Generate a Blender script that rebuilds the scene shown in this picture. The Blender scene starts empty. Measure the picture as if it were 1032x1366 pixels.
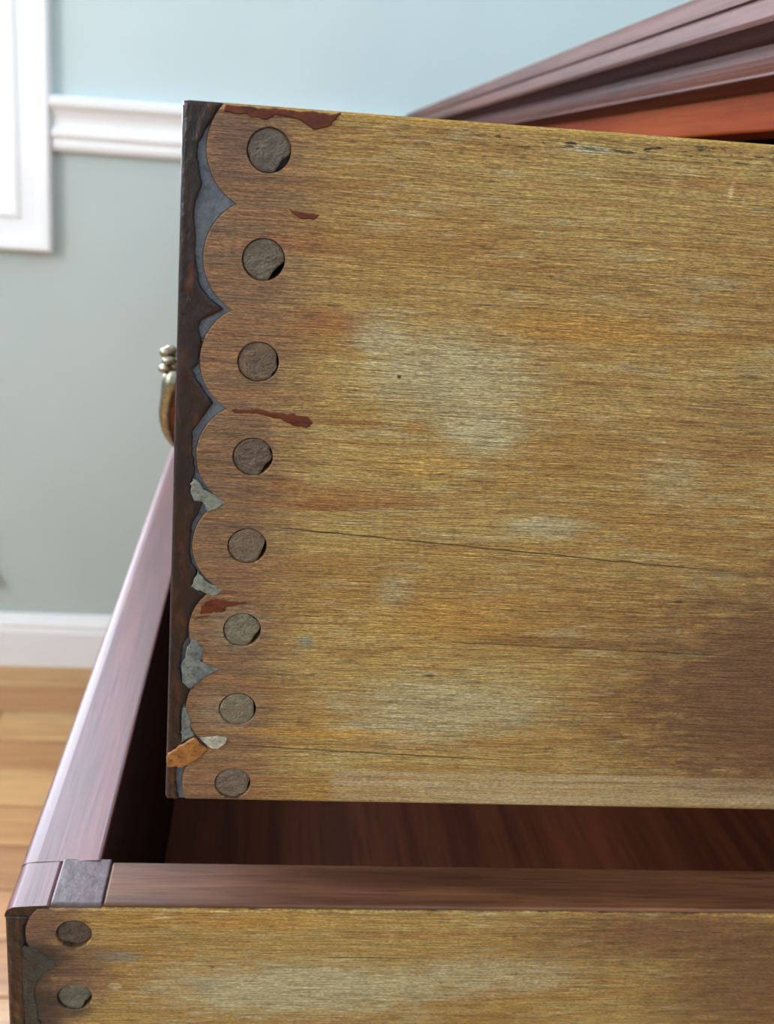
import bpy, bmesh, math, random
from mathutils import Vector, Matrix, noise as mnoise
random.seed(7)
scene = bpy.context.scene
COL = scene.collection

# ------------------------------------------------------------------ camera
YAW, PITCH, ROLL = 0.0702990378, -0.262126539, 0.0716303932
FPX, PPX, PPY = 1073.28684, 421.192821, 516.669202          # focal length and principal point for a 1032x1366 frame
fwd = Vector((math.sin(YAW)*math.cos(PITCH), math.cos(YAW)*math.cos(PITCH), math.sin(PITCH)))
rt0 = Vector((math.cos(YAW), -math.sin(YAW), 0)); up0 = rt0.cross(fwd)
rt = math.cos(ROLL)*rt0 + math.sin(ROLL)*up0
up = -math.sin(ROLL)*rt0 + math.cos(ROLL)*up0
cam_d = bpy.data.cameras.new('camera'); cam = bpy.data.objects.new('camera', cam_d); COL.objects.link(cam)
M3 = Matrix((rt, up, -fwd)).transposed()
cam.matrix_world = Matrix.Translation((0.02105935, -0.19347163, -0.01349707)) @ M3.to_4x4()
cam_d.sensor_fit = 'HORIZONTAL'; cam_d.sensor_width = 36.0
cam_d.lens = 36.0*FPX/1032
cam_d.shift_x = (516-PPX)/1032; cam_d.shift_y = -(683-PPY)/1032
cam_d.clip_start = 0.01; cam_d.clip_end = 50
cam_d.dof.use_dof = True; cam_d.dof.focus_distance = 0.208; cam_d.dof.aperture_fstop = 21
scene.camera = cam

# ------------------------------------------------------------------ world, daylight at the windows, exposure
world = bpy.data.worlds.new('world'); scene.world = world; world.use_nodes = True
world.node_tree.nodes['Background'].inputs[0].default_value = (0.62, 0.78, 1.0, 1)
world.node_tree.nodes['Background'].inputs[1].default_value = 1.0
def area(name, loc, rot, sx, sy, power, col):
    l = bpy.data.lights.new(name, 'AREA'); l.shape = 'RECTANGLE'; l.size = sx; l.size_y = sy; l.energy = power; l.color = col
    o = bpy.data.objects.new(name, l); COL.objects.link(o); o.location = loc; o.rotation_euler = rot
    return o
# daylight standing in the openings of the two side windows and of the window in the far wall
area('daylight_side_window', (-1.70, -0.86, 0.72), (0, -math.pi/2, 0), 1.26, 1.2, 52, (1.0, 0.98, 0.96))
area('daylight_far_window', (-0.82, 1.16, 0.56), (-math.pi/2, 0, 0), 0.84, 1.20, 66, (0.80, 0.85, 1.0))
vs = scene.view_settings
vs.view_transform = 'Standard'; vs.look = 'None'; vs.gamma = 1.0; vs.use_curve_mapping = False
vs.exposure = 0.0

# ------------------------------------------------------------------ node helpers
def lin(c):
    f = lambda v: (v/255/12.92) if v/255 <= 0.04045 else ((v/255+0.055)/1.055)**2.4
    return (f(c[0]), f(c[1]), f(c[2]), 1)
class NT:
    def __init__(s, name):
        s.m = bpy.data.materials.new(name); s.m.use_nodes = True; s.t = s.m.node_tree
        s.b = s.t.nodes['Principled BSDF']; s._co = None
    def n(s, typ, **kw):
        o = s.t.nodes.new(typ)
        for k, v in kw.items(): setattr(o, k, v)
        return o
    def put(s, sock, v):
        if hasattr(v, 'is_output') or isinstance(v, bpy.types.NodeSocket): s.t.links.new(v, sock)
        else: sock.default_value = v
    def xyz(s):
        if s._co is None:
            tc = s.n('ShaderNodeTexCoord'); sp = s.n('ShaderNodeSeparateXYZ')
            s.t.links.new(tc.outputs['Object'], sp.inputs[0]); s._co = (sp.outputs[0], sp.outputs[1], sp.outputs[2], tc.outputs['Object'])
        return s._co
    def math(s, op, a, b=0.0, c=0.0, clamp=False):
        o = s.n('ShaderNodeMath', operation=op); o.use_clamp = clamp
        s.put(o.inputs[0], a); s.put(o.inputs[1], b); s.put(o.inputs[2], c)
        return o.outputs[0]
    def vec(s, x, y, z):
        o = s.n('ShaderNodeCombineXYZ'); s.put(o.inputs[0], x); s.put(o.inputs[1], y); s.put(o.inputs[2], z); return o.outputs[0]
    def scaled(s, sx, sy, sz):
        x, y, z, _ = s.xyz()
        return s.vec(s.math('MULTIPLY', x, sx), s.math('MULTIPLY', y, sy), s.math('MULTIPLY', z, sz))
    def noise(s, v, scale=1.0, detail=3.0, rough=0.5, dist=0.0, col=False):
        o = s.n('ShaderNodeTexNoise'); s.put(o.inputs['Vector'], v)
        o.inputs['Scale'].default_value = scale; o.inputs['Detail'].default_value = detail
        o.inputs['Roughness'].default_value = rough; o.inputs['Distortion'].default_value = dist
        return o.outputs['Color' if col else 'Fac']
    def ramp(s, v, a, b, c=0.0, d=1.0, smooth=True):
        o = s.n('ShaderNodeMapRange'); o.clamp = True
        if smooth: o.interpolation_type = 'SMOOTHSTEP'
        for i, q in enumerate((v, a, b, c, d)): s.put(o.inputs[i], q)
        return o.outputs[0]
    def mix(s, f, a, b, blend='MIX'):
        o = s.n('ShaderNodeMix', data_type='RGBA', blend_type=blend)
        s.put(o.inputs[0], f); s.put(o.inputs[6], a); s.put(o.inputs[7], b); return o.outputs[2]
    def bump(s, h, strength=0.3, dist=0.001, prev=None):
        o = s.n('ShaderNodeBump'); o.inputs['Strength'].default_value = strength; o.inputs['Distance'].default_value = dist
        s.put(o.inputs['Height'], h)
        if prev is not None: s.t.links.new(prev, o.inputs['Normal'])
        return o.outputs[0]
    def done(s, col, rough=0.5, normal=None, metallic=0.0, coat=0.0, coat_rough=0.1, spec=0.5):
        b = s.b; s.put(b.inputs['Base Color'], col); s.put(b.inputs['Roughness'], rough)
        b.inputs['Metallic'].default_value = metallic; b.inputs['Coat Weight'].default_value = coat
        b.inputs['Coat Roughness'].default_value = coat_rough; b.inputs['Specular IOR Level'].default_value = spec
        if normal is not None:
            s.t.links.new(normal, b.inputs['Normal']); 
            if coat > 0: s.t.links.new(normal, b.inputs['Coat Normal'])
        return s.m

# ------------------------------------------------------------------ materials
def mat_side(name, off, spots, cracks, pegs_zone, strip=None, topdark=True, right_brown=None):
    """weathered poplar drawer side; coordinates in metres from the top front corner, grain along x.
    spots: (colour, cx, cz, rx, rz, strength) in millimetres"""
    t = NT(name); x, y, z, co = t.xyz()
    X = t.math('MULTIPLY', x, 1000.0); Z = t.math('MULTIPLY', z, 1000.0)
    X = t.math('ADD', X, off)
    # gentle waviness of the grain
    wob = t.noise(t.vec(t.math('MULTIPLY', X, 0.012), 0.0, t.math('MULTIPLY', Z, 0.05)), 1.0, 2.0)
    Zw = t.math('MULTIPLY_ADD', wob, 3.0, Z)
    broad = t.noise(t.vec(t.math('MULTIPLY', X, 0.012), 3.1, t.math('MULTIPLY', Zw, 0.045)), 1.0, 3.0)
    streak = t.noise(t.vec(t.math('MULTIPLY', X, 0.018), 1.3, t.math('MULTIPLY', Zw, 0.55)), 1.0, 4.0, 0.6)
    fine = t.noise(t.vec(t.math('MULTIPLY', X, 0.042), 7.7, t.math('MULTIPLY', Zw, 2.3)), 1.0, 4.0, 0.62)
    pore = t.noise(t.vec(t.math('MULTIPLY', X, 0.17), 2.2, t.math('MULTIPLY', Zw, 4.6)), 1.0, 2.0, 0.5)
    mott = t.noise(t.vec(t.math('MULTIPLY', X, 0.05), 5.2, t.math('MULTIPLY', Z, 0.32)), 1.0, 5.0, 0.7)
    edge = t.noise(t.vec(t.math('MULTIPLY', X, 0.10), 9.0, t.math('MULTIPLY', Z, 0.30)), 1.0, 4.0, 0.7)
    c = t.mix(t.ramp(broad, 0.36, 0.64), lin((162, 126, 66)), lin((171, 143, 82)))
    c = t.mix(t.math('MULTIPLY', t.ramp(streak, 0.50, 0.70), 0.55), c, lin((150, 102, 52)))
    c = t.mix(t.math('MULTIPLY', t.ramp(streak, 0.45, 0.30), 0.45), c, lin((190, 164, 104)))
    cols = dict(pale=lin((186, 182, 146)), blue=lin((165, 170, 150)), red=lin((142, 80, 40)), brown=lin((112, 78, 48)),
                yel=lin((186, 140, 62)), purple=lin((108, 80, 64)), dark=lin((46, 32, 26)), grey=lin((150, 140, 118)), teal=lin((120, 136, 124)), light=lin((206, 188, 140)))
    # weathered grey mottling
    c = t.mix(t.math('MULTIPLY', t.ramp(mott, 0.52, 0.66), t.ramp(X, 16, 50, 0.08, 0.35)), c, cols['pale'])
    def blob(cx, cz, rx, rz, jag):
        dx = t.math('MULTIPLY', t.math('SUBTRACT', X, cx), 1.0/rx); dz = t.math('MULTIPLY', t.math('SUBTRACT', Z, cz), 1.0/rz)
        r = t.math('SQRT', t.math('ADD', t.math('MULTIPLY', dx, dx), t.math('MULTIPLY', dz, dz)))
        return t.math('MULTIPLY_ADD', t.math('SUBTRACT', edge, 0.5), jag, r)
    # finish that soaked in around the joint: purple brown near the scalloped end
    zone = t.math('MULTIPLY_ADD', t.math('SUBTRACT', edge, 0.5), 26.0, X)
    c = t.mix(t.math('MULTIPLY', t.ramp(zone, pegs_zone[1], pegs_zone[0]), 0.85), c, t.mix(t.ramp(streak, 0.38, 0.62), cols['purple'], lin((138, 98, 68))))
    for col, cx, cz, rx, rz, st in spots:
        r = blob(cx, cz, rx, rz, 1.5 if rx > 6 else 0.5)
        fac = t.math('MULTIPLY', t.ramp(r, 1.15, 0.25), st)
        c = t.mix(fac, c, cols[col])
    # pores as short dark dashes along the grain; glints painted as light dashes
    c = t.mix(t.math('MULTIPLY', t.ramp(fine, 0.51, 0.58), 0.62), c, (0.56, 0.48, 0.42, 1), 'MULTIPLY')
    c = t.mix(t.math('MULTIPLY', t.ramp(pore, 0.57, 0.63), 0.75), c, (0.42, 0.36, 0.36, 1), 'MULTIPLY')
    c = t.mix(t.math('MULTIPLY', t.ramp(pore, 0.41, 0.35), 0.8), c, (1.75, 1.72, 1.7, 1), 'MULTIPLY')
    if topdark:   # nicks and grime just under the top arris
        sp = t.noise(t.vec(t.math('MULTIPLY', X, 0.16), 4.0, t.math('MULTIPLY', Z, 0.9)), 1.0, 4.0, 0.7)
        bandz = t.math('MULTIPLY', t.ramp(Z, -7.5, -3.0), t.ramp(Z, -0.6, -2.2))
        c = t.mix(t.math('MULTIPLY', t.math('MULTIPLY', t.ramp(sp, 0.55, 0.60), bandz), t.ramp(X, 50, 80)), c, cols['dark'])
        c = t.mix(t.math('MULTIPLY', t.ramp(Z, -1.9, -0.8), 0.5), c, lin((188, 150, 62)))
    if strip:     # rubbed pale band along the bottom edge
        m = t.math('MULTIPLY', t.ramp(t.math('MULTIPLY_ADD', edge, 2.0, Z), strip[0]+1.7, strip[0]+0.2), t.ramp(t.math('MULTIPLY_ADD', edge, 8.0, X), strip[1], strip[1]+4))
        c = t.mix(t.math('MULTIPLY', m, t.ramp(streak, 0.3, 0.65, 0.75, 0.25)), c, lin((182, 164, 130)))
    speck = t.noise(t.vec(t.math('MULTIPLY', X, 0.75), 6.1, t.math('MULTIPLY', Zw, 3.4)), 1.0, 2.0, 0.6)
    c = t.mix(1.0, c, t.mix(t.ramp(speck, 0.38, 0.62, 0, 1, False), (0.58, 0.56, 0.55, 1), (1.10, 1.09, 1.06, 1)), 'MULTIPLY')
    h = t.math('ADD', t.math('MULTIPLY', speck, 0.5), t.math('ADD', t.math('MULTIPLY', fine, 0.5), t.math('MULTIPLY', pore, 0.5)))
    for (x0, z0, x1, z1, w, st) in cracks:
        sl = (z1-z0)/(x1-x0)
        line = t.math('SUBTRACT', Z, t.math('MULTIPLY_ADD', t.math('SUBTRACT', X, x0), sl, z0))
        line = t.math('ABSOLUTE', t.math('MULTIPLY_ADD', t.math('SUBTRACT', edge, 0.5), 1.2, line))
        rng = t.math('MULTIPLY', t.ramp(X, x0, x0+6), t.ramp(X, x1, x1-30))
        m = t.math('MULTIPLY', t.ramp(line, w, w*0.3), rng)
        c = t.mix(t.math('MULTIPLY', m, st), c, cols['dark'])
        h = t.math('SUBTRACT', h, t.math('MULTIPLY', m, 1.2))
    nrm = t.bump(h, 0.7, 0.0006)
    return t.done(c, t.ramp(fine, 0.3, 0.7, 0.40, 0.58), nrm, spec=0.45)

def mat_wood(name, dark, light, axis, gs=1.0, rough=0.4, coat=0.0, coat_rough=0.15, bump=0.25, pscale=1.0):
    t = NT(name)
    k = [14, 14, 14]; k[axis] = 0.9; k2 = [700, 700, 700]; k2[axis] = 30; k3 = [5, 5, 5]; k3[axis] = 1.5
    a = t.noise(t.scaled(*[q*gs*6 for q in k]), 1.0, 4.0, 0.6, 0.3)
    b = t.noise(t.scaled(*[q*gs for q in k2]), 1.0, 3.0, 0.55)
    d = t.noise(t.scaled(*[q*gs*3 for q in k3]), 1.0, 3.0)
    c = t.mix(t.ramp(a, 0.33, 0.67), lin(dark), lin(light))
    c = t.mix(t.math('MULTIPLY', t.ramp(b, 0.5, 0.72), 0.45), c, lin(tuple(v*0.55 for v in dark)))
    c = t.mix(t.math('MULTIPLY', t.ramp(d, 0.5, 0.7), 0.3), c, lin(tuple(min(255, v*1.15) for v in light)))
    nrm = t.bump(b, bump, 0.0004)
    return t.done(c, rough, nrm, coat=coat, coat_rough=coat_rough)

def mat_plain(name, col, rough=0.5, var=0.06, scale=8.0, bump=0.0, bscale=300.0, metallic=0.0, coat=0.0):
    t = NT(name); x, y, z, co = t.xyz()
    a = t.noise(co, scale, 3.0)
    lo = lin(tuple(v*(1-var) for v in col)); hi = lin(tuple(min(255, v*(1+var)) for v in col))
    c = t.mix(t.ramp(a, 0.3, 0.7), lo, hi)
    nrm = t.bump(t.noise(co, bscale, 3.0), bump, 0.0006) if bump else None
    return t.done(c, rough, nrm, metallic=metallic, coat=coat)

def mat_mottle(name, cols, scale, rough, bump=0.5, bscale=900.0, bdist=0.0006, stretch=(1, 1, 1), coat=0.0, spec=0.5):
    t = NT(name); v = t.scaled(*stretch)
    a = t.noise(v, scale, 4.0, 0.65); b = t.noise(v, scale*3.1, 3.0, 0.6)
    c = t.mix(t.ramp(a, 0.35, 0.65), lin(cols[0]), lin(cols[1]))
    if len(cols) > 2: c = t.mix(t.math('MULTIPLY', t.ramp(b, 0.52, 0.7), 0.7), c, lin(cols[2]))
    nrm = t.bump(t.noise(v, bscale, 4.0, 0.6), bump, bdist)
    return t.done(c, rough, nrm, coat=coat, coat_rough=0.2, spec=spec)

M = {}
def mat_wall():
    t = NT('wall_paint_by_height'); x, y, z, co = t.xyz()
    a = t.noise(co, 3.0, 3.0)
    up_c = t.mix(t.ramp(a, 0.3, 0.7), lin((196, 212, 215)), lin((201, 217, 220))); lo_c = t.mix(t.ramp(a, 0.3, 0.7), lin((185, 198, 197)), lin((190, 203, 202)))
    c = t.mix(t.math('GREATER_THAN', z, 0.03), lo_c, up_c)  # paler and bluer above rail height, greyer below
    return t.done(c, 0.75, t.bump(t.noise(co, 160.0, 3.0), 0.06, 0.0006))
M['wall'] = mat_wall()
M['white'] = mat_plain('white_gloss_paint', (242, 243, 245), 0.35, 0.01, 5.0)
M['ceil'] = mat_plain('ceiling_paint', (240, 240, 238), 0.85, 0.01, 3.0)
M['plate'] = mat_plain('wall_plate_plastic', (178, 192, 190), 0.5, 0.02)
M['plug'] = mat_plain('dark_plug_rubber', (70, 66, 58), 0.6, 0.05)
M['mahog_y'] = mat_wood('mahogany_along_front', (88, 36, 22), (128, 58, 36), 1, 1.0, 0.30, 0.9, 0.16, 0.3)
M['mahog_rim'] = mat_wood('mahogany_drawer_rim', (78, 40, 37), (108, 60, 56), 1, 1.0, 0.45, 0.46, 0.34, 0.12)
M['mahog_frieze'] = mat_wood('red_mahogany_frieze', (120, 46, 6), (140, 64, 12), 1, 0.8, 0.55, 0.0, 0.25, 0.2)
M['mahog_frieze'].node_tree.nodes['Principled BSDF'].inputs['Specular IOR Level'].default_value = 0.06
M['mahog_mould'] = mat_wood('mahogany_moulding', (74, 40, 30), (100, 60, 46), 1, 1.0, 0.5, 0.0, 0.35, 0.3)
M['mahog_mould'].node_tree.nodes['Principled BSDF'].inputs['Specular IOR Level'].default_value = 0.42
M['mahog_x'] = mat_wood('mahogany_case_side', (96, 40, 24), (132, 62, 38), 2, 1.0, 0.35, 0.6, 0.2, 0.25)
M['inner'] = mat_wood('drawer_bottom_wood', (112, 58, 36), (146, 82, 50), 1, 0.7, 0.6, 0.0, 0.3, 0.2)
M['front_inside'] = mat_wood('shaded_unfinished_front_inside', (48, 24, 18), (66, 34, 24), 1, 1.0, 0.75, 0.0, 0.3, 0.2)  # bare wood inside the front, its shade painted in as darker brown
M['inner_x'] = mat_wood('drawer_inside_wood', (110, 66, 38), (150, 96, 56), 0, 1.0, 0.6, 0.0, 0.3, 0.2)
M['varnish'] = mat_mottle('dark_varnish_edge', ((44, 27, 20), (28, 22, 24), (78, 42, 24)), 75, 0.30, 0.7, 420, 0.0009, (1, 1, 0.5), coat=0.0, spec=0.35)
M['cove'] = mat_mottle('blue_grey_bare_cove', ((70, 78, 90), (88, 92, 98), (58, 62, 72)), 160, 0.55, 0.7, 900, 0.0006)
M['cove2'] = mat_mottle('grimy_green_cove', ((28, 27, 26), (46, 50, 46), (22, 18, 16)), 150, 0.5, 0.8, 800, 0.0008)
M['drip'] = mat_mottle('red_brown_varnish_drip', ((76, 30, 14), (98, 46, 22), (44, 20, 14)), 260, 0.38, 0.7, 600, 0.0006, (0.5, 1, 1), spec=0.3)
M['glue'] = mat_mottle('grey_green_old_glue', ((88, 92, 84), (124, 128, 114), (70, 66, 62)), 300, 0.5, 0.7, 900, 0.0006)
M['glue_blue'] = mat_mottle('grey_old_glue', ((76, 82, 84), (112, 116, 108), (58, 60, 62)), 280, 0.45, 0.8, 900, 0.0006)
M['amber'] = mat_mottle('amber_bare_chip', ((122, 74, 28), (152, 100, 44), (78, 48, 24)), 240, 0.45, 0.6, 700)
M['flake'] = mat_mottle('pale_crumbled_flake', ((140, 134, 118), (176, 170, 152), (92, 82, 68)), 380, 0.6, 1.0, 900)
M['brass'] = mat_mottle('aged_brass', ((132, 130, 112), (162, 160, 142), (92, 88, 72)), 200, 0.28, 0.3, 600)
M['brass'].node_tree.nodes['Principled BSDF'].inputs['Metallic'].default_value = 1.0
def peg_mat(i, a, b, c):
    return mat_mottle('weathered_peg_%s' % 'abcdefghij'[i], [tuple(v*0.84 for v in q) for q in (a, b, c)], 330, 0.55, 0.9, 1100, 0.0006, (1, 1, 1.6))
PEGM = [peg_mat(0, (92, 80, 70), (112, 98, 84), (70, 60, 56)), peg_mat(1, (98, 82, 66), (118, 104, 86), (74, 62, 52)),
        peg_mat(2, (96, 78, 64), (124, 98, 68), (70, 64, 62)), peg_mat(3, (92, 74, 58), (112, 92, 72), (66, 56, 50)),
        peg_mat(4, (112, 90, 70), (128, 108, 86), (84, 72, 62)), peg_mat(5, (118, 108, 88), (136, 124, 102), (92, 82, 70)),
        peg_mat(6, (116, 104, 82), (138, 124, 98), (94, 80, 64)), peg_mat(7, (104, 86, 72), (126, 108, 90), (84, 70, 62))]
PEGM_DARK = mat_mottle('dark_stained_peg', ((58, 46, 38), (76, 62, 52), (44, 36, 34)), 330, 0.55, 0.9, 1100)
PEGM_GREEN = mat_mottle('green_grey_peg', ((72, 72, 60), (94, 92, 76), (54, 50, 44)), 300, 0.55, 0.9, 1100)
t = NT('window_glass'); gl = t.n('ShaderNodeBsdfGlossy'); gl.inputs['Roughness'].default_value = 0.02
tr = t.n('ShaderNodeBsdfTransparent'); mx = t.n('ShaderNodeMixShader'); mx.inputs[0].default_value = 0.06
t.t.links.new(tr.outputs[0], mx.inputs[1]); t.t.links.new(gl.outputs[0], mx.inputs[2])
t.t.links.new(mx.outputs[0], t.t.nodes['Material Output'].inputs[0]); M['glass'] = t.m
PLANKM = []
for i, (a, b) in enumerate((((168, 118, 72), (196, 146, 94)), ((160, 110, 66), (188, 138, 88)), ((182, 136, 86), (206, 162, 108)))):
    PLANKM.append(mat_wood('floor_oak_%s' % 'abc'[i], a, b, 0, 0.35, 0.38, 0.2, 0.2, 0.15))

# ------------------------------------------------------------------ mesh helpers
def link(name, me, mat, parent=None, loc=(0, 0, 0), smooth=False):
    o = bpy.data.objects.new(name, me); COL.objects.link(o)
    if mat is not None: me.materials.append(mat)
    o.location = loc
    if parent is not None: o.parent = parent
    if smooth:
        for p in me.polygons: p.use_smooth = True
    return o
def from_bm(name, bm, mat, parent=None, loc=(0, 0, 0), smooth=False):
    bmesh.ops.recalc_face_normals(bm, faces=bm.faces)
    me = bpy.data.meshes.new(name); bm.to_mesh(me); bm.free()
    return link(name, me, mat, parent, loc, smooth)
def bm_box(bm, lo, hi, bev=0.0, seg=2):
    r = bmesh.ops.create_cube(bm, size=1.0); vs_ = r['verts']
    for v in vs_:
        v.co = Vector([lo[i] + (v.co[i]+0.5)*(hi[i]-lo[i]) for i in range(3)])
    if bev > 0:
        es = list({e for v in vs_ for e in v.link_edges})
        bmesh.ops.bevel(bm, geom=es, offset=bev, segments=seg, profile=0.5, affect='EDGES')
def box(name, lo, hi, mat, parent=None, bev=0.0, seg=2, loc=(0, 0, 0)):
    bm = bmesh.new(); bm_box(bm, lo, hi, bev, seg); return from_bm(name, bm, mat, parent, loc)
def prism(name, prof, axis, a, b, mat, parent=None, loc=(0, 0, 0), smooth_angle=None):
    """closed profile extruded along axis; prof in the two other axes in order"""
    bm = bmesh.new(); oth = [i for i in range(3) if i != axis]
    def P(q, w):
        v = [0, 0, 0]; v[oth[0]] = q[0]; v[oth[1]] = q[1]; v[axis] = w; return v
    A = [bm.verts.new(P(q, a)) for q in prof]; B = [bm.verts.new(P(q, b)) for q in prof]
    n = len(prof)
    for i in range(n): bm.faces.new((A[i], A[(i+1) % n], B[(i+1) % n], B[i]))
    bm.faces.new(A); bm.faces.new(B[::-1])
    return from_bm(name, bm, mat, parent, loc)
def tag(o, label=None, cat=None, group=None, kind=None):
    if label: o['label'] = label
    if cat: o['category'] = cat
    if group: o['group'] = group
    if kind: o['kind'] = kind
    return o
def empty(name, loc):
    o = bpy.data.objects.new(name, None); COL.objects.link(o); o.location = loc; o.empty_display_size = 0.05; return o
def mm(pts): return [(a/1000, b/1000) for a, b in pts]
def fill_rings(bm, rings):
    """triangulate a planar region bounded by closed vertex loops"""
    es = []
    for r in rings:
        n = len(r)
        for i in range(n):
            e = bm.edges.get((r[i], r[(i+1) % n])) or bm.edges.new((r[i], r[(i+1) % n])); es.append(e)
    return bmesh.ops.triangle_fill(bm, use_beauty=True, use_dissolve=False, edges=es, normal=(0, -1, 0))
def wall_ring(bm, A, B):
    n = len(A)
    for i in range(n): bm.faces.new((A[i], A[(i+1) % n], B[(i+1) % n], B[i]))
def patch(name, pts, mat, parent, loc, y0, thick, ins=0.00025):
    """a thin raised flake or drip lying on the plane y=y0, with a softened rim"""
    # subdivide and roughen the outline
    P = []
    n = len(pts)
    for i in range(n):
        a = Vector(pts[i]); b = Vector(pts[(i+1) % n])
        k = max(1, int((b-a).length/0.0008))
        for j in range(k):
            q = a.lerp(b, j/k); w = 0.00042
            q = q + Vector((mnoise.noise((q.x*320, q.y*320, 9.0))*0.0006, mnoise.noise((q.x*320, q.y*320, 12.0))*0.0006)) + Vector((mnoise.noise((q.x*900, q.y*900, 1.0))*w, mnoise.noise((q.x*900, q.y*900, 5.0))*w)); P.append(q)
    n = len(P)
    area2 = sum(P[i].x*P[(i+1) % n].y - P[(i+1) % n].x*P[i].y for i in range(n))
    sgn = 1 if area2 > 0 else -1
    I = []
    for i in range(n):
        d = (P[(i+1) % n]-P[i-1]); d = d.normalized() if d.length > 0 else Vector((1, 0))
        I.append(P[i] + Vector((-d.y, d.x))*sgn*ins)
    bm = bmesh.new()
    A = [bm.verts.new((q.x, y0, q.y)) for q in P]
    B = [bm.verts.new((q.x, y0-thick, q.y)) for q in I]
    Z = [bm.verts.new((q.x, y0+0.0006, q.y)) for q in P]
    wall_ring(bm, Z, A); wall_ring(bm, A, B); fill_rings(bm, [B])
    return from_bm(name, bm, mat, parent, loc)

# ------------------------------------------------------------------ the room
FZ = -0.873; WY = 1.06; CZ = 1.62; LX = -1.62; RX = 0.74; BY = -2.3
S = lambda o: tag(o, kind='structure')
# window opening in the far wall
WX0, WX1, WZ0, WZ1 = -1.26, -0.362, -0.0985, 1.22
bm = bmesh.new()
bm_box(bm, (LX-0.1, WY, FZ-0.1), (WX0, WY+0.12, CZ)); bm_box(bm, (WX1, WY, FZ-0.1), (RX+0.1, WY+0.12, CZ))
bm_box(bm, (WX0, WY, FZ-0.1), (WX1, WY+0.12, WZ0)); bm_box(bm, (WX0, WY, WZ1), (WX1, WY+0.12, CZ))
S(from_bm('wall_far', bm, M['wall']))
LY0, LY1, LZ0, LZ1 = -1.5, -0.22, 0.06, 1.38
bm = bmesh.new()
bm_box(bm, (LX-0.12, BY, FZ-0.1), (LX, LY0, CZ)); bm_box(bm, (LX-0.12, LY1, FZ-0.1), (LX, WY, CZ))
bm_box(bm, (LX-0.12, LY0, FZ-0.1), (LX, LY1, LZ0)); bm_box(bm, (LX-0.12, LY0, LZ1), (LX, LY1, CZ))
S(from_bm('wall_left', bm, M['wall']))
S(box('wall_right', (RX, BY, FZ-0.1), (RX+0.1, WY, CZ), M['wall']))
S(box('wall_back', (LX-0.1, BY-0.1, FZ-0.1), (RX+0.1, BY, CZ), M['wall']))
S(box('ceiling', (LX-0.1, BY-0.1, CZ), (RX+0.1, WY+0.12, CZ+0.1), M['ceil']))
fl = S(box('floor', (LX-0.1, BY-0.1, FZ-0.1), (RX+0.1, WY+0.12, FZ-0.018), PLANKM[1]))
# floorboards running along x
pw = 0.0655; yy = WY-0.001; row = 0
plank_me = {}
for seg_len in (1.1, 0.9, 0.36):
    for q in range(3):
        bm = bmesh.new(); bm_box(bm, (0.0006, -pw+0.0006, -0.018), (seg_len-0.0006, -0.0006, 0), 0.0012, 1)
        bmesh.ops.recalc_face_normals(bm, faces=bm.faces)
        me = bpy.data.meshes.new('plank'); bm.to_mesh(me); bm.free(); me.materials.append(PLANKM[q]); plank_me[(seg_len, q)] = me
while yy - pw > BY:
    xs = LX; order = [[1.1, 0.9, 0.36], [0.36, 1.1, 0.9], [0.9, 0.36, 1.1]][row % 3]
    for k, L_ in enumerate(order):
        o = bpy.data.objects.new('plank', plank_me[(L_, (row*2+k*5+(row//3)) % 3)]); COL.objects.link(o)
        o.parent = fl; o.location = (xs, yy, FZ + 0.0003*((row*7+k*3) % 4)); xs += L_
    yy -= pw; row += 1
# baseboards
def base_prof(y, d): return [(y, FZ+0.001), (y+d*0.016, FZ+0.001), (y+d*0.016, FZ+0.066), (y+d*0.013, FZ+0.074), (y+d*0.013, FZ+0.080), (y+d*0.007, FZ+0.090), (y+d*0.004, FZ+0.0955), (y, FZ+0.0955)]
S(prism('baseboard_far', base_prof(WY, -1), 0, LX, RX, M['white']))
S(prism('baseboard_left', base_prof(LX, 1), 1, BY, WY-0.017, M['white']))
S(prism('baseboard_right', base_prof(RX, -1), 1, BY, WY-0.017, M['white']))
# chair rail on the far wall
def rail_prof(y, zt, zb):
    h = zt-zb; P = [(0.0, 1.0), (0.020, 1.0), (0.024, 0.95), (0.024, 0.84), (0.020, 0.78), (0.016, 0.74), (0.011, 0.62), (0.010, 0.52), (0.012, 0.44), (0.017, 0.38), (0.018, 0.30), (0.015, 0.24), (0.0135, 0.20), (0.0145, 0.16), (0.0145, 0.08), (0.010, 0.0), (0.0, 0.0)]
    return [(y-a, zb+b*h) for a, b in P]
RT, RB = 0.0650, -0.0115
CXR = -0.302                                        # right outer edge of the window casing
S(prism('trim_1', rail_prof(WY, RT, RB), 0, CXR+0.001, RX, M['white']))
S(prism('trim_2', rail_prof(WY, RT, RB), 0, LX, -1.325, M['white']))
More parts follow.
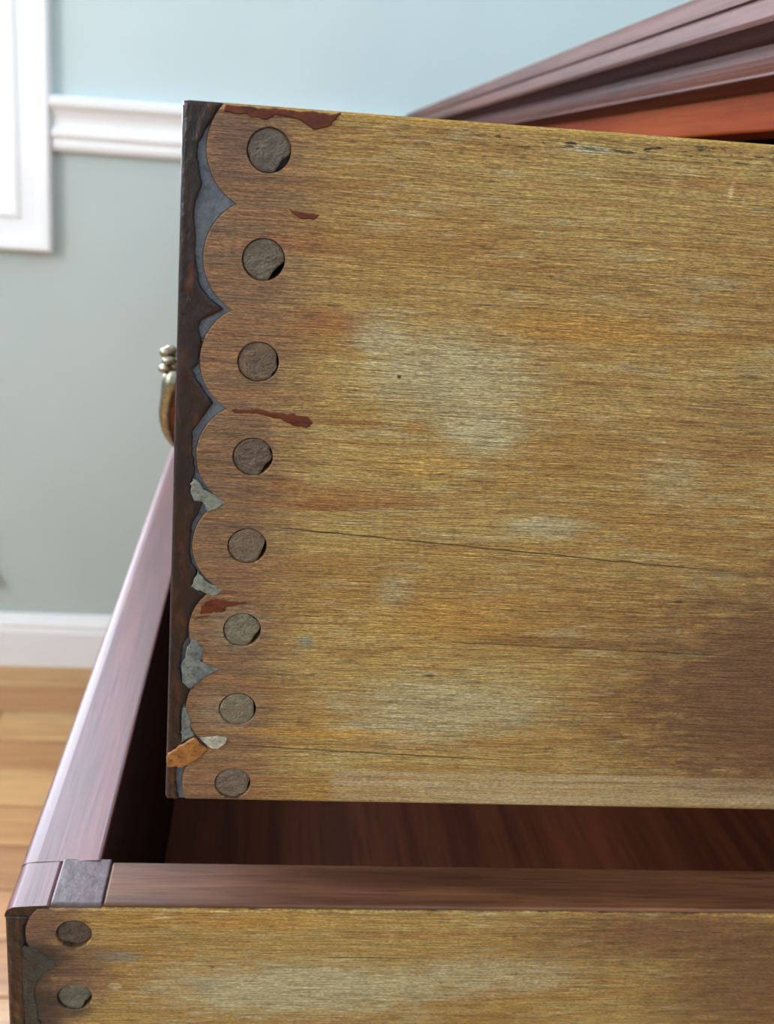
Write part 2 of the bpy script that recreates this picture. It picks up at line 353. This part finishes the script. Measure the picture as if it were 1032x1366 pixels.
# window in the far wall: mitred casing, jamb, sash, panes
def window(name, axis, plane, inward, u0, u1, z0, z1, cw, bars):
    """axis: horizontal axis along the wall (0 or 1); inward: direction into the room on the other axis"""
    w = empty(name, ((u0+u1)/2 if axis == 0 else plane, plane if axis == 0 else (u0+u1)/2, z0)); S(w)
    base = Vector(w.location)
    def V(u, d, z): return (Vector((u, plane+inward*d, z)) if axis == 0 else Vector((plane+inward*d, u, z))) - base
    prof = [(0, 0), (0, 0.012), (0.004, 0.015), (0.010, 0.015), (0.016, 0.012), (cw-0.020, 0.014), (cw-0.017, 0.021), (cw-0.004, 0.023), (cw, 0.020), (cw, 0)]   # (outward from opening, off the wall)
    crn = [(u0, z0, -1, -1), (u1, z0, 1, -1), (u1, z1, 1, 1), (u0, z1, -1, 1)]
    for i in range(4):
        a = crn[i]; b = crn[(i+1) % 4]; bm = bmesh.new()
        A = [bm.verts.new(V(a[0]+a[2]*p, d, a[1]+a[3]*p)) for p, d in prof]; B = [bm.verts.new(V(b[0]+b[2]*p, d, b[1]+b[3]*p)) for p, d in prof]
        wall_ring(bm, A, B); bm.faces.new(A); bm.faces.new(B[::-1])
        from_bm('window_casing', bm, M['white'], w)
    def bar(nm, ua, ub, za, zb, d0, d1, mat=M['white'], bev=0.002):
        p = V(ua, d0, za); q = V(ub, d1, zb); lo = [min(p[i], q[i]) for i in range(3)]; hi = [max(p[i], q[i]) for i in range(3)]
        return box(nm, lo, hi, mat, w, bev, 1)
    bar('window_jamb', u0, u0+0.012, z0, z1, -0.11, 0.0); bar('window_jamb', u1-0.012, u1, z0, z1, -0.11, 0.0)
    bar('window_jamb', u0+0.012, u1-0.012, z0, z0+0.012, -0.11, 0.0); bar('window_jamb', u0+0.012, u1-0.012, z1-0.012, z1, -0.11, 0.0)
    zm = (z0+z1)/2
    for (za, zb, d) in ((z0+0.012, zm+0.02, -0.045), (zm-0.02, z1-0.012, -0.075)):
        s0, s1 = u0+0.012, u1-0.012
        bar('sash_stile', s0, s0+0.045, za, zb, d-0.028, d); bar('sash_stile', s1-0.045, s1, za, zb, d-0.028, d)
        bar('sash_rail', s0+0.045, s1-0.045, za, za+0.05, d-0.028, d); bar('sash_rail', s0+0.045, s1-0.045, zb-0.04, zb, d-0.028, d)
        bar('pane', s0+0.043, s1-0.043, za+0.048, zb-0.038, d-0.016, d-0.012, M['glass'], 0)
        for k in range(1, bars):
            um = s0+0.045+(s1-s0-0.09)*k/bars
            bar('muntin', um-0.009, um+0.009, za+0.05, zb-0.04, d-0.024, d-0.004)
    return w
window('window_1', 0, WY, -1, WX0, WX1, WZ0, WZ1, 0.06, 2)
window('window_2', 1, LX, 1, LY0, LY1, LZ0, LZ1, 0.07, 3)

# wall plate low on the far wall, at the frame's edge, with a dark plug
pl = empty('wall_plate', (-0.443, WY-0.001, -0.722))
tag(pl, 'grey outlet cover plate low on the pale wall under the white window', 'outlet cover')
box('cover_plate', (-0.036, -0.006, 0.0), (0.036, 0.0, 0.114), M['plate'], pl, 0.002)
bm = bmesh.new()
bmesh.ops.create_cone(bm, cap_ends=True, radius1=0.009, radius2=0.006, depth=0.022, segments=16, matrix=Matrix.Translation((0.031, -0.017, 0.012)) @ Matrix.Rotation(math.pi/2, 4, 'X'))
from_bm('plug', bm, M['plug'], pl)

# ------------------------------------------------------------------ chest of drawers (case)
DY0, DY1 = -0.026, 0.958        # outer faces of the two case sides
FX = 0.225                      # front plane of the case
BX = 0.70                       # back of the case
case = empty('chest_of_drawers', (FX, DY0, FZ))
tag(case, 'reddish mahogany chest case with a stepped moulded top edge above both open drawers', 'dresser')
def cb(name, lo, hi, mat, bev=0.0012): return box(name, [lo[i]-case.location[i] for i in range(3)], [hi[i]-case.location[i] for i in range(3)], mat, case, bev)
cl = (-FX, -DY0, -FZ)
def cprism(name, prof, a, b, mat): return prism(name, prof, 1, a, b, mat, case, cl)
y0t, y1t = DY0-0.024, DY1+0.024
def arc(cx, cz, r, a0, a1, n): return [(cx+r*math.cos(math.radians(a0+(a1-a0)*i/n)), cz+r*math.sin(math.radians(a0+(a1-a0)*i/n))) for i in range(n+1)]
# top slab: rounded upper lip, quirk, lower bead
slab = [(BX, 0.0722), (0.2065, 0.0722)] + arc(0.2065, 0.0662, 0.006, 90, 165, 6) + [(0.2000, 0.0632), (0.2003, 0.0612), (0.2022, 0.0608), (0.2022, 0.0600), (0.2000, 0.0596), (0.1990, 0.0588)] + [(0.1986, 0.0560), (0.1986, 0.0524), (0.1994, 0.0506), (0.2010, 0.0502), (0.216, 0.0480), (BX, 0.0480)]
cprism('top_board', slab, y0t, y1t, M['mahog_mould'])
# bed moulding under the slab
bed = [(0.2300, 0.0478), (0.2165, 0.0478), (0.2172, 0.0455), (0.2170, 0.0430), (0.2162, 0.0405), (0.2148, 0.0382), (0.2130, 0.0365), (0.2118, 0.0356), (0.2116, 0.0347), (0.2126, 0.0341), (0.2180, 0.0330), (0.2215, 0.0318), (0.2300, 0.0300)]
cprism('bed_moulding', bed, y0t+0.012, y1t-0.012, M['mahog_mould'])
cb('frieze_rail', (FX, DY0, 0.0152), (FX+0.024, DY1, 0.0476), M['mahog_frieze'])
cb('case_side', (FX+0.0005, DY0, FZ+0.09), (BX-0.012, DY0+0.022, 0.0150), M['mahog_x'])
cb('case_side', (FX+0.0005, DY1-0.022, FZ+0.09), (BX-0.012, DY1, 0.0150), M['mahog_x'])
cb('case_back', (BX-0.0115, DY0, FZ+0.09), (BX, DY1, 0.0476), M['mahog_x'])
IY0, IY1 = DY0+0.0225, DY1-0.0225
cb('drawer_rail', (FX, IY0, -0.2120), (FX+0.05, IY1, -0.1905), M['mahog_y'])
cb('drawer_rail', (FX, IY0, -0.4560), (FX+0.05, IY1, -0.4350), M['mahog_y'])
for zz in (-0.1905, -0.4350):
    for ya, yb in ((IY0, IY0+0.03), (IY1-0.03, IY1)):
        cb('drawer_runner', (FX+0.0505, ya, zz-0.018), (BX-0.014, yb, zz), M['inner_x'])
cb('lower_front_panel', (FX, IY0, FZ+0.12), (FX+0.02, IY1, -0.4565), M['mahog_y'])
cb('base_rail', (FX-0.006, DY0-0.006, FZ+0.075), (FX+0.03, DY1+0.006, FZ+0.12), M['mahog_y'])
for fx_ in (FX+0.002, BX-0.062):
    for fy in (DY0, DY1-0.06): cb('foot', (fx_, fy, FZ+0.0012), (fx_+0.06, fy+0.06, FZ+0.09), M['mahog_y'], 0.004)

# ------------------------------------------------------------------ drawers with scalloped pin joints
R_PIN = 0.0144
TS, TF = 0.0158, 0.0252         # side and front thickness
DW = 0.928                      # drawer width
def scallop_x(z, pegs):
    best = None
    for px, pz in pegs:
        d = R_PIN*R_PIN-(z-pz)**2
        if d > 0:
            xx = px-math.sqrt(d)
            if best is None or xx < best: best = xx
    return best
def scallop_line(pegs, H):
    """points down the scalloped end from z=0 to z=-H"""
    zs = [0.0]
    bounds = [0.0]+[(pegs[i][1]+pegs[i+1][1])/2 for i in range(len(pegs)-1)]+[-H]
    out = []
    for i, (px, pz) in enumerate(pegs):
        a0 = math.asin(max(-1, min(1, (bounds[i]-pz)/R_PIN))); a1 = math.asin(max(-1, min(1, (bounds[i+1]-pz)/R_PIN)))
        for k in range(15):
            a = a0+(a1-a0)*k/14
            if k == 0 and i > 0: continue
            out.append((px-R_PIN*math.cos(a), pz+R_PIN*math.sin(a)))
    return out
def make_side(name, pegs, H, L, mat, parent, loc, rp=0.0051, zt=0.0):
    S_ = scallop_line(pegs, H); d = 0.00035
    out = [(x_, min(z_, -zt*(1+0.0001*i))) for i, (x_, z_) in enumerate(S_)] + [(L, -H), (L, -zt)]
    ins = []
    for i, (x_, z_) in enumerate(out):
        xx = x_+d if i < len(S_) else x_-d
        ins.append((xx, min(-zt-d*1.6, max(-H+d*2.2, z_))))
    bm = bmesh.new()
    A = [bm.verts.new((x_, 0.0, z_)) for x_, z_ in ins]
    B = [bm.verts.new((x_, d, z_)) for x_, z_ in out]
    Cc = [bm.verts.new((x_, TS, z_)) for x_, z_ in out]
    wall_ring(bm, A, B); wall_ring(bm, B, Cc)
    hA, hC = [A], [Cc]
    NH = 40
    for j, (px, pz) in enumerate(pegs):
        rr = [rp*(1+0.012*mnoise.noise((k*0.35, j*3.3, 0.0))) for k in range(NH)]
        def ring(y, g): return [bm.verts.new((px+(rr[k]+g)*math.cos(2*math.pi*k/NH), y, pz+(rr[k]+g)*math.sin(2*math.pi*k/NH))) for k in range(NH)]
        a = ring(0.0, 0.00018); b = ring(0.0003, 0.0); c = ring(TS, 0.0)
        wall_ring(bm, a, b); wall_ring(bm, b, c); hA.append(a); hC.append(c)
    fill_rings(bm, hA); fill_rings(bm, hC)
    return from_bm(name, bm, mat, parent, loc)
def make_front(pegs, H, low, parent, loc, rim_mat, end_mat):
    dz = 0.0006 if low else 0.0
    crown = [(TF, -0.0006+dz), (TF-0.0004, -0.0001+dz), (TF-0.0012, 0.0+dz)] + [(TF-0.0012-(TF-0.0062)*k/8, dz-0.0010*(k/8)) for k in range(1, 9)] + [(0.0040, dz-0.00115), (0.0030, dz-0.00132), (0.0022, dz-0.0015), (0.0015, dz-0.0018), (0.0009, dz-0.0022), (0.0004, dz-0.0027), (0.0, dz-0.0038)]
    prof = crown + [(0.0, -H+0.0015), (0.0015, -H), (TF-0.001, -H), (TF, -H+0.001)]
    o1 = prism('front_board', prof, 1, TS+0.0002, DW-TS-0.0002, rim_mat, parent, loc)
    o1.data.materials.append(M['front_inside'])
    for p in o1.data.polygons:
        if p.normal.x > 0.9: p.material_index = 1
    # near end of the front: the coves that receive the pins, set back a little from the surface
    S_ = scallop_line(pegs, H)
    pts = ([(0.0012, 0.0), (0.0, -0.0012)] if not low else [(0.0004, -0.0044)]) + [(0.0, -H+0.0022), (0.0022, -H)] + [(x_-0.00015, z_) for x_, z_ in S_[::-1] if not (low and z_ > -0.0045)]
    bm = bmesh.new(); y0 = 0.0007
    A = [bm.verts.new((x_, y0, z_)) for x_, z_ in pts]; B = [bm.verts.new((x_, TS+0.0001, z_)) for x_, z_ in pts]
    wall_ring(bm, A, B); fill_rings(bm, [A]); fill_rings(bm, [B])
    from_bm('joint_cove', bm, end_mat, parent, loc)
    return o1
def make_band(band, pegs, H, parent, loc, mat):
    """built up dark varnish along the front corner, with its wandering inner edge"""
    zs = []; 
    P = []
    for (xa, za), (xb, zb) in zip(band[:-1], band[1:]):
        k = max(1, int(abs(zb-za)/0.0007))
        for j in range(k):
            f = j/k; z_ = za+(zb-za)*f; x_ = xa+(xb-xa)*f
            x_ += 0.00035*mnoise.noise((z_*700, 3.0, 0.0)) + 0.0002*mnoise.noise((z_*2100, 8.0, 0.0))
            P.append((x_, z_))
    P.append(band[-1])
    Q = []
    for x_, z_ in P:
        z_ = min(-0.0002, max(-H+0.0003, z_)); s = scallop_x(z_, pegs)
        if s is not None: x_ = min(x_, s-0.0003)
        Q.append((max(0.0018, x_), z_))
    bm = bmesh.new()
    cols = []
    x_l = 0.0
    NX = 7
    for (x_, z_) in Q:
        row = [bm.verts.new((x_l, 0.0150, z_)), bm.verts.new((x_l-0.0001, 0.0012, z_)), bm.verts.new((x_l+0.00035, 0.0002, z_))]
        for k in range(1, NX):
            f = k/NX; xx = 0.00035+(x_-0.00035)*f
            yy_ = -0.00005 - 0.00022*(mnoise.noise((xx*420, z_*260, 2.0))) - (0.00018 if f > 0.6 else 0.0)
            row.append(bm.verts.new((xx, yy_, z_)))
        row.append(bm.verts.new((x_, 0.00012, z_))); row.append(bm.verts.new((x_+0.0001, 0.0008, z_)))
        cols.append(row)
    for a, b in zip(cols[:-1], cols[1:]):
        for k in range(len(a)-1): bm.faces.new((a[k], a[k+1], b[k+1], b[k]))
    for r in (cols[0], cols[-1]): bm.faces.new(r)
    return from_bm('varnished_edge', bm, mat, parent, loc, True)
def make_peg(px, pz, seed, chips, depth, mat, parent, loc, r=0.0049, squash=1.0):
    bm = bmesh.new(); NS, NR = 44, 9
    rings = []
    def rad(a):
        q = r*(1+0.022*mnoise.noise((math.cos(a)*1.6+seed, math.sin(a)*1.6, seed*2.0)) + 0.008*mnoise.noise((a*7, seed, 1.0)))
        for ca, wd, dp in chips:          # flats broken off the rim: angle, half width, depth
            da = (a-math.radians(ca)+math.pi) % (2*math.pi)-math.pi
            if abs(da) < math.radians(wd): q -= dp*r*(1-(da/math.radians(wd))**2)*(0.85+0.3*mnoise.noise((a*9, seed, 4.0)))
        return q
    cv = None
    for i in range(NR+1):
        f = i/NR; ring = []
        for k in range(NS):
            a = 2*math.pi*k/NS; q = rad(a)*f
            x_, z_ = q*math.cos(a), q*math.sin(a)*squash
            h = 0.00030*mnoise.noise((x_*420+seed*5, z_*600, seed)) + 0.00016*mnoise.noise((x_*1400, z_*2200, seed))
            y_ = depth + h + (0.0002 if i == NR else 0)
            if i == 0:
                if cv is None: cv = bm.verts.new((px, depth+h, pz))
                ring.append(cv)
            else: ring.append(bm.verts.new((px+x_, y_, pz+z_)))
        rings.append(ring)
    for i in range(NR):
        for k in range(NS):
            a, b = rings[i], rings[i+1]; k2 = (k+1) % NS
            if i == 0: bm.faces.new((cv, b[k], b[k2]))
            else: bm.faces.new((a[k], b[k], b[k2], a[k2]))
    last = rings[-1]; back = [bm.verts.new((v.co.x, 0.0145, v.co.z)) for v in last]
    wall_ring(bm, last, back); bm.faces.new(back)
    return from_bm('peg', bm, mat, parent, loc, False)
def make_pull(yc, zc, parent, loc):
    """brass drop pull: two leafy rosettes with posts and a hanging bail"""
    half = 0.040
    # bail: swept tube, thickest at the middle, hanging from the posts
    pts = []
    for k in range(33):
        u = -1+2*k/32
        yq = yc+u*half*1.02
        drop = 0.043*(1-abs(u)**3.2)
        xo = -0.0142 - 0.0048*math.sin(math.pi*min(1, drop/0.043)**1.2) + 0.0020*(drop/0.043)**3
        pts.append((Vector((xo, yq, zc-0.003-drop)), 0.0038+0.0014*(1-abs(u)**2)+0.0012*(abs(u) > 0.9)))
    bm = bmesh.new(); rows = []
    for i, (p, r) in enumerate(pts):
        d = (pts[min(i+1, 32)][0]-pts[max(i-1, 0)][0]).normalized(); a = Vector((1, 0, 0)); a = (a-d*a.dot(d)).normalized(); b = d.cross(a)
        rows.append([bm.verts.new(p+(a*math.cos(2*math.pi*k/12)+b*math.sin(2*math.pi*k/12))*r) for k in range(12)])
    for a, b in zip(rows[:-1], rows[1:]): wall_ring(bm, a, b)
    bm.faces.new(rows[0]); bm.faces.new(rows[-1][::-1])
    pull = from_bm('pull_handle', bm, M['brass'], parent, loc, True)
    for s in (-1, 1):
        bm = bmesh.new(); yq = yc+s*half
        # rosette plate and leaf lobes
        bmesh.ops.create_cone(bm, cap_ends=True, radius1=0.0105, radius2=0.0085, depth=0.003, segments=24, matrix=Matrix.Translation((-0.0015, yq, zc)) @ Matrix.Rotation(-math.pi/2, 4, 'Y'))
        for k in range(8):
            a = 2*math.pi*k/8
            bmesh.ops.create_uvsphere(bm, u_segments=10, v_segments=7, radius=1.0, matrix=Matrix.Translation((-0.0045, yq+0.0082*math.cos(a), zc+0.0082*math.sin(a))) @ Matrix.Diagonal((0.0034, 0.0036, 0.0036, 1)))
        for k in range(6):
            a = 2*math.pi*(k+0.5)/6
            bmesh.ops.create_uvsphere(bm, u_segments=10, v_segments=7, radius=1.0, matrix=Matrix.Translation((-0.0105, yq+0.0052*math.cos(a), zc+0.0052*math.sin(a)+0.0008)) @ Matrix.Diagonal((0.0040, 0.0028, 0.0028, 1)))
        ro = from_bm('rosette', bm, M['brass'], pull, (0, 0, 0), True)
        bm = bmesh.new()
        bmesh.ops.create_cone(bm, cap_ends=True, radius1=0.0042, radius2=0.0036, depth=0.018, segments=16, matrix=Matrix.Translation((-0.009, yq, zc)) @ Matrix.Rotation(-math.pi/2, 4, 'Y'))
        bmesh.ops.create_uvsphere(bm, u_segments=14, v_segments=10, radius=0.0040, matrix=Matrix.Translation((-0.0158, yq, zc-0.001)))
        for k in range(7):
            a = 2*math.pi*(k+0.3)/7
            bmesh.ops.create_uvsphere(bm, u_segments=10, v_segments=7, radius=1.0, matrix=Matrix.Translation((-0.0190+0.0014*(k % 2), yq+0.0044*math.cos(a), zc+0.0002+0.0044*math.sin(a))) @ Matrix.Diagonal((0.0030, 0.0021, 0.0021, 1)))
        from_bm('post', bm, M['brass'], pull, (0, 0, 0), True)

# ---- upper drawer
UH, UL = 0.19, 0.43
PEGS_U = mm([(20.0, -9.7), (20.05, -34.8), (20.05, -59.9), (19.9, -84.8), (19.65, -109.75), (19.45, -134.65), (19.3, -159.5), (18.95, -184.3)])
up_d = empty('drawer', (0, 0, -UH)); tag(up_d, 'upper open drawer, its golden worn side with eight round pegs along a scalloped joint', 'drawer')
L0 = (0, 0, UH)
SP_U = [('pale', 68, -60.4, 27, 15, .60), ('pale', 48.4, -52, 9, 6, .55), ('pale', 78, -75, 15, 9, .6), ('pale', 97, -101, 13, 4.5, .6), ('pale', 79, -156, 40, 11, .55),
        ('pale', 67, -165, 26, 6, .5), ('blue', 94.7, -4.3, 7.5, 1.4, .6), ('pale', 131, -85.6, 11, 9, .3), ('pale', 59.6, -121.5, 6.5, 7, .4), ('red', 46, -95, 30, 4.4, .5), ('red', 40, -97, 12, 2, .5), ('red', 30, -92, 10, 2.5, .4),
        ('red', 37, -49, 13, 5, .5), ('brown', 178, -150, 70, 52, 1.0), ('brown', 186, -150, 44, 40, .8), ('brown', 150, -68, 30, 15, .25), ('yel', 104, -47, 36, 4.6, .6), ('yel', 46, -166.8, 34, 2.2, .7),  # large lower right browns: stain plus shade painted into the wood
        ('yel', 63, -85, 21, 4.4, .4), ('yel', 76, -130, 27, 10, .5), ('red', 30, -30, 14, 4, .4), ('teal', 37, -137.5, 3, 2.5, .6), ('teal', 100, -161, 6, 2, .3),
        ('purple', 13, -9, 9, 10, .75), ('brown', 110, -135, 40, 2, .5), ('light', 131, -11.8, 0.8, 2.6, .8), ('light', 134.5, -13.5, 0.6, 1.2, .6), ('grey', 18, -134, 10, 8, .4), ('grey', 16, -160, 10, 7, .4),
        ('dark', 55.3, -61.7, 0.7, 0.6, 1.0), ('dark', 139.2, -121.3, 1.5, 0.8, .8), ('dark', 145.6, -56.7, 4.4, 0.7, .6), ('dark', 71.7, -28.2, 2.6, 0.4, .5), ('dark', 86, -31.2, 2.6, 0.4, .6), ('dark', 49, -143, 3, .7, .5), ('dark', 72, -147, 2.2, .7, .7)]
CR_U = [(25, -103.9, 160, -112.3, 0.27, .75), (16, -171.2, 106, -174.8, 0.25, .8), (75, -136.2, 170, -138.0, .3, .5)]
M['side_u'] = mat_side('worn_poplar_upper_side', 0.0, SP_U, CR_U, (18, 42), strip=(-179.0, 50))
M['side_plain'] = mat_side('worn_poplar_plain_side', 300.0, [], [], (-50, -40), topdark=False)
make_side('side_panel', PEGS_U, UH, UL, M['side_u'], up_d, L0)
make_front(PEGS_U, UH, False, up_d, L0, M['mahog_y'], M['cove'])
BAND_U = mm([(11.0, 0.0), (8.9, -1.1), (5.5, -5.7), (3.7, -9.3), (3.5, -12.2), (4.9, -18.3), (3.4, -22.3), (3.2, -26.0), (3.7, -30.1), (3.8, -35.5), (5.1, -42.1), (7.9, -45.2), (11.0, -47.3), (5.7, -50.4), (5.1, -52.7), (6.2, -55.8), (6.0, -60.1), (3.9, -62.9), (5.3, -65.7), (9.3, -71.1), (7.0, -74.7), (4.4, -79.0), (4.5, -84.2), (5.4, -89.4), (4.4, -93.4), (4.9, -96.4), (7.8, -97.4), (6.7, -100.7), (4.9, -104.6), (4.7, -111.5), (5.2, -115.3), (6.9, -117.5), (5.6, -121.9), (10.2, -124.2), (7.0, -128.5), (5.9, -132.2), (5.2, -136.8), (3.7, -139.1), (2.9, -147.3), (3.8, -151.3), (6.3, -153.1), (5.6, -156.0), (3.6, -159.7), (3.6, -168.2), (5.2, -170.6), (4.6, -176), (2.6, -180.7), (3.1, -187.1), (3.7, -189.9)])
make_band(BAND_U, PEGS_U, UH, up_d, L0, M['varnish'])
def pt(name, pts, mat, y0, th, par=up_d, loc=L0): return patch(name, mm(pts), mat, par, loc, y0, th)
pt('varnish_drip', [(9.5, -0.5), (25.3, -0.5), (36.1, -0.6), (33.2, -3.6), (30.1, -4.1), (25.9, -2.5), (21.0, -1.8), (19.2, -2.9), (15.7, -3.0), (15.0, -2.0), (9.0, -2.1)], M['drip'], 0.0, 0.0003)
pt('varnish_drip', [(25.4, -22.7), (28.6, -22.7), (32.6, -23.6), (31.5, -24.6), (28.2, -24.3), (25.9, -23.6)], M['drip'], 0.0, 0.00025)
pt('varnish_drip', [(14.2, -72.2), (21.1, -72.1), (28.0, -72.8), (33.7, -73.3), (34.5, -74.8), (33.2, -76.5), (30.2, -76.1), (25.6, -74.0), (21.1, -73.5), (14.7, -73.2)], M['drip'], 0.0, 0.0002)
pt('varnish_drip', [(10.4, -125.1), (15.8, -125.8), (20.7, -126.2), (14.8, -127.7), (14.3, -129.2), (7.8, -129.8), (8.3, -127.6)], M['drip'], 0.0, 0.0002)
pt('varnish_drip', [(6.8, -130.5), (10.5, -130.1), (8.4, -131.4), (6.5, -132.0)], M['drip'], 0.0, 0.0002)
pt('wood_chip', [(0.3, -174.3), (7.4, -168.8), (11.7, -172.7), (9.3, -175.5), (5.6, -178.4), (0.3, -178.8)], M['amber'], -0.0002, 0.0003)
pt('flake', [(9.5, -169.0), (13.0, -168.4), (16.8, -168.8), (16.9, -170.8), (14.8, -171.9), (12.8, -172.4), (11.3, -171.5)], M['flake'], 0.0, 0.0006)
pt('old_glue', [(4.8, -91.1), (6.3, -92.1), (7.9, -94.5), (10.7, -95.7), (13.4, -97.6), (10.8, -99.2), (8.9, -100.4), (7.7, -97.5), (5.5, -97.3), (4.4, -95.2), (4.3, -92.8)], M['glue'], -0.0001, 0.0002)
pt('old_glue', [(6.8, -117.5), (8.6, -119.8), (11.0, -121.5), (13.5, -122.6), (11.9, -124.0), (9.8, -124.3), (5.6, -122.0)], M['glue'], -0.0001, 0.0002)
pt('old_glue', [(5.9, -137.2), (9.3, -140.9), (8.8, -144.6), (13.3, -147.0), (9.5, -149.7), (6.3, -153.4), (4.1, -151.2), (3.4, -148.0), (4.4, -142.3)], M['glue_blue'], -0.0001, 0.0002)
pt('old_glue', [(4.3, -159.3), (5.4, -159.6), (6.4, -164.2), (7.6, -168.1), (4.0, -170.6), (4.1, -164.2)], M['glue_blue'], -0.0001, 0.0002)
CH = [[(-38, 34, .30), (200, 14, .05)], [(-38, 36, .32)], [(5, 30, .10), (-35, 14, .10)], [(-35, 34, .22), (20, 12, .06)], [(-20, 40, .22), (120, 20, .05)], [(-30, 40, .26), (50, 20, .08)], [(5, 26, .12), (140, 14, .05)], [(-10, 22, .10), (-60, 14, .08)]]
for i, (px, pz) in enumerate(PEGS_U):
    make_peg(px, pz, i*1.7+0.3, CH[i], 0.0003 if i != 6 else 0.0, PEGM[i], up_d, L0)
box('far_side_panel', (TF+0.0005, DW-TS, -UH), (UL, DW, 0), M['side_plain'], up_d, 0.001, 2, L0)
box('back_panel', (UL-0.0125, TS+0.0003, -UH+0.012), (UL-0.0003, DW-TS-0.0003, -0.004), M['inner'], up_d, 0.001, 1, L0)
box('bottom_panel', (TF+0.0003, TS+0.0003, -UH+0.012), (UL-0.0128, DW-TS-0.0003, -UH+0.018), M['inner'], up_d, 0, 1, L0)
make_pull(0.178, -0.0945, up_d, L0); make_pull(0.75, -0.0945, up_d, L0)

# ---- lower drawer, pulled out a little further
LH, LL = 0.2055, 0.45
LXX, LZZ = -0.0464, -0.2289
lo_d = empty('drawer', (LXX, 0, LZZ-LH)); tag(lo_d, 'lower open drawer below, with glossy reddish rim and dark empty inside', 'drawer')
L1 = (0, 0, LH)
PEGS_L = mm([(20.2, -10.8)]+[(20.2, -10.8-24.6*k) for k in range(1, 8)])
SP_L = [('pale', 90, -32, 60, 14, .75), ('pale', 150, -26, 40, 10, .5), ('yel', 70, -5, 60, 4, .5), ('teal', 33, -19, 10, 3, .6), ('purple', 22, -22, 14, 9, .7), ('dark', 10, -20, 8, 12, .6),
        ('dark', 3, -22, 22, 11, .95), ('dark', 5, -38, 24, 14, .95), ('purple', 10, -8, 16, 8, .7), ('purple', 24, -30, 14, 8, .6), ('light', 32.5, -31, 2.4, 2.0, .8), ('light', 47, -4, 4, 0.9, .7), ('light', 50, -7.4, 1.2, 0.8, .6), ('brown', 205, -10, 60, 14, .8), ('brown', 235, -30, 40, 30, .8), ('dark', 62, -23, 1.2, 0.8, .6), ('teal', 60, -31, 6, 4, .25)]  # big browns at the right: stain, with shade also painted into the colour
M['side_l'] = mat_side('worn_poplar_lower_side', 0.0, SP_L, [(95, -19.0, 140, -19.6, .3, .7)], (12, 30), topdark=False)
make_side('side_panel', PEGS_L, LH, LL, M['side_l'], lo_d, L1, 0.0053, 0.0011)
make_front(PEGS_L, LH, True, lo_d, L1, M['mahog_rim'], M['cove2'])
make_band(mm([(9, -4.3), (5.5, -7), (5.6, -12), (5.2, -18), (10, -22), (12, -24), (7, -27), (5.2, -34), (5.6, -40), (4.4, -60), (5, -80), (4, -120), (5, -160), (4.5, -205.4)]), PEGS_L, LH, lo_d, L1, M['varnish'])
patch('old_grime', mm([(5.2, -15), (9, -16.5), (11.5, -19), (15, -22.5), (11, -26), (8.6, -30), (8.2, -35), (9, -42), (9.5, -46), (5, -46), (4.6, -30)]), M['cove2'], lo_d, L1, 0.0, 0.00025)
CHL = [[(-120, 40, .16), (180, 20, .08)], [(-30, 34, .30)]]
for i, (px, pz) in enumerate(PEGS_L):
    make_peg(px, pz, i*2.3+20.0, CHL[i % 2], 0.0005, (PEGM_DARK if i % 2 == 0 else PEGM_GREEN), lo_d, L1, 0.0051, 0.86 if i == 0 else 1.0)
# near end of the front's top: cap of the joint, flush with the rim
prism('rim_corner', [(0.0129, -0.0045), (0.0129, -0.0004), (0.0122, -0.00010), (0.0050, -0.00058), (0.0040, -0.00068), (0.0030, -0.0008), (0.0022, -0.0010), (0.0015, -0.0014), (0.0009, -0.0019), (0.0004, -0.0024), (0.0, -0.0034), (0.0, -0.0045)], 1, 0.0002, TS+0.0001, M['mahog_rim'], lo_d, L1)
rc = bpy.data.objects['rim_corner']; rc.data.materials.append(M['varnish'])
for p in rc.data.polygons:
    if p.normal.y < -0.9: p.material_index = 1
M['tongue'] = mat_mottle('grey_stained_end_tongue', ((72, 58, 60), (90, 76, 80), (60, 44, 42)), 160, 0.42, 0.35, 300, 0.0005, coat=0.3)
M['toprim'] = mat_wood('brown_side_top', (80, 48, 30), (116, 76, 50), 0, 1.6, 0.5, 0.12, 0.35, 0.6)
box('joint_tongue', (0.0131, 0.0004, -0.0016), (0.0285, TS+0.0012, 0.0003), M['tongue'], lo_d, 0.0007, 3, L1)
box('side_top_edge', (0.0288, 0.0006, -0.0012), (LL, TS, 0.0002), M['toprim'], lo_d, 0.0006, 3, L1)
box('far_side_panel', (TF+0.0005, DW-TS, -LH), (LL, DW, 0), M['inner_x'], lo_d, 0.001, 2, L1)
box('back_panel', (LL-0.0125, TS+0.0003, -LH+0.012), (LL-0.0003, DW-TS-0.0003, -0.004), M['inner'], lo_d, 0.001, 1, L1)
box('bottom_panel', (TF+0.0003, TS+0.0003, -LH+0.012), (LL-0.0128, DW-TS-0.0003, -LH+0.018), M['inner'], lo_d, 0, 1, L1)
make_pull(0.178, -0.103, lo_d, L1); make_pull(0.75, -0.103, lo_d, L1)
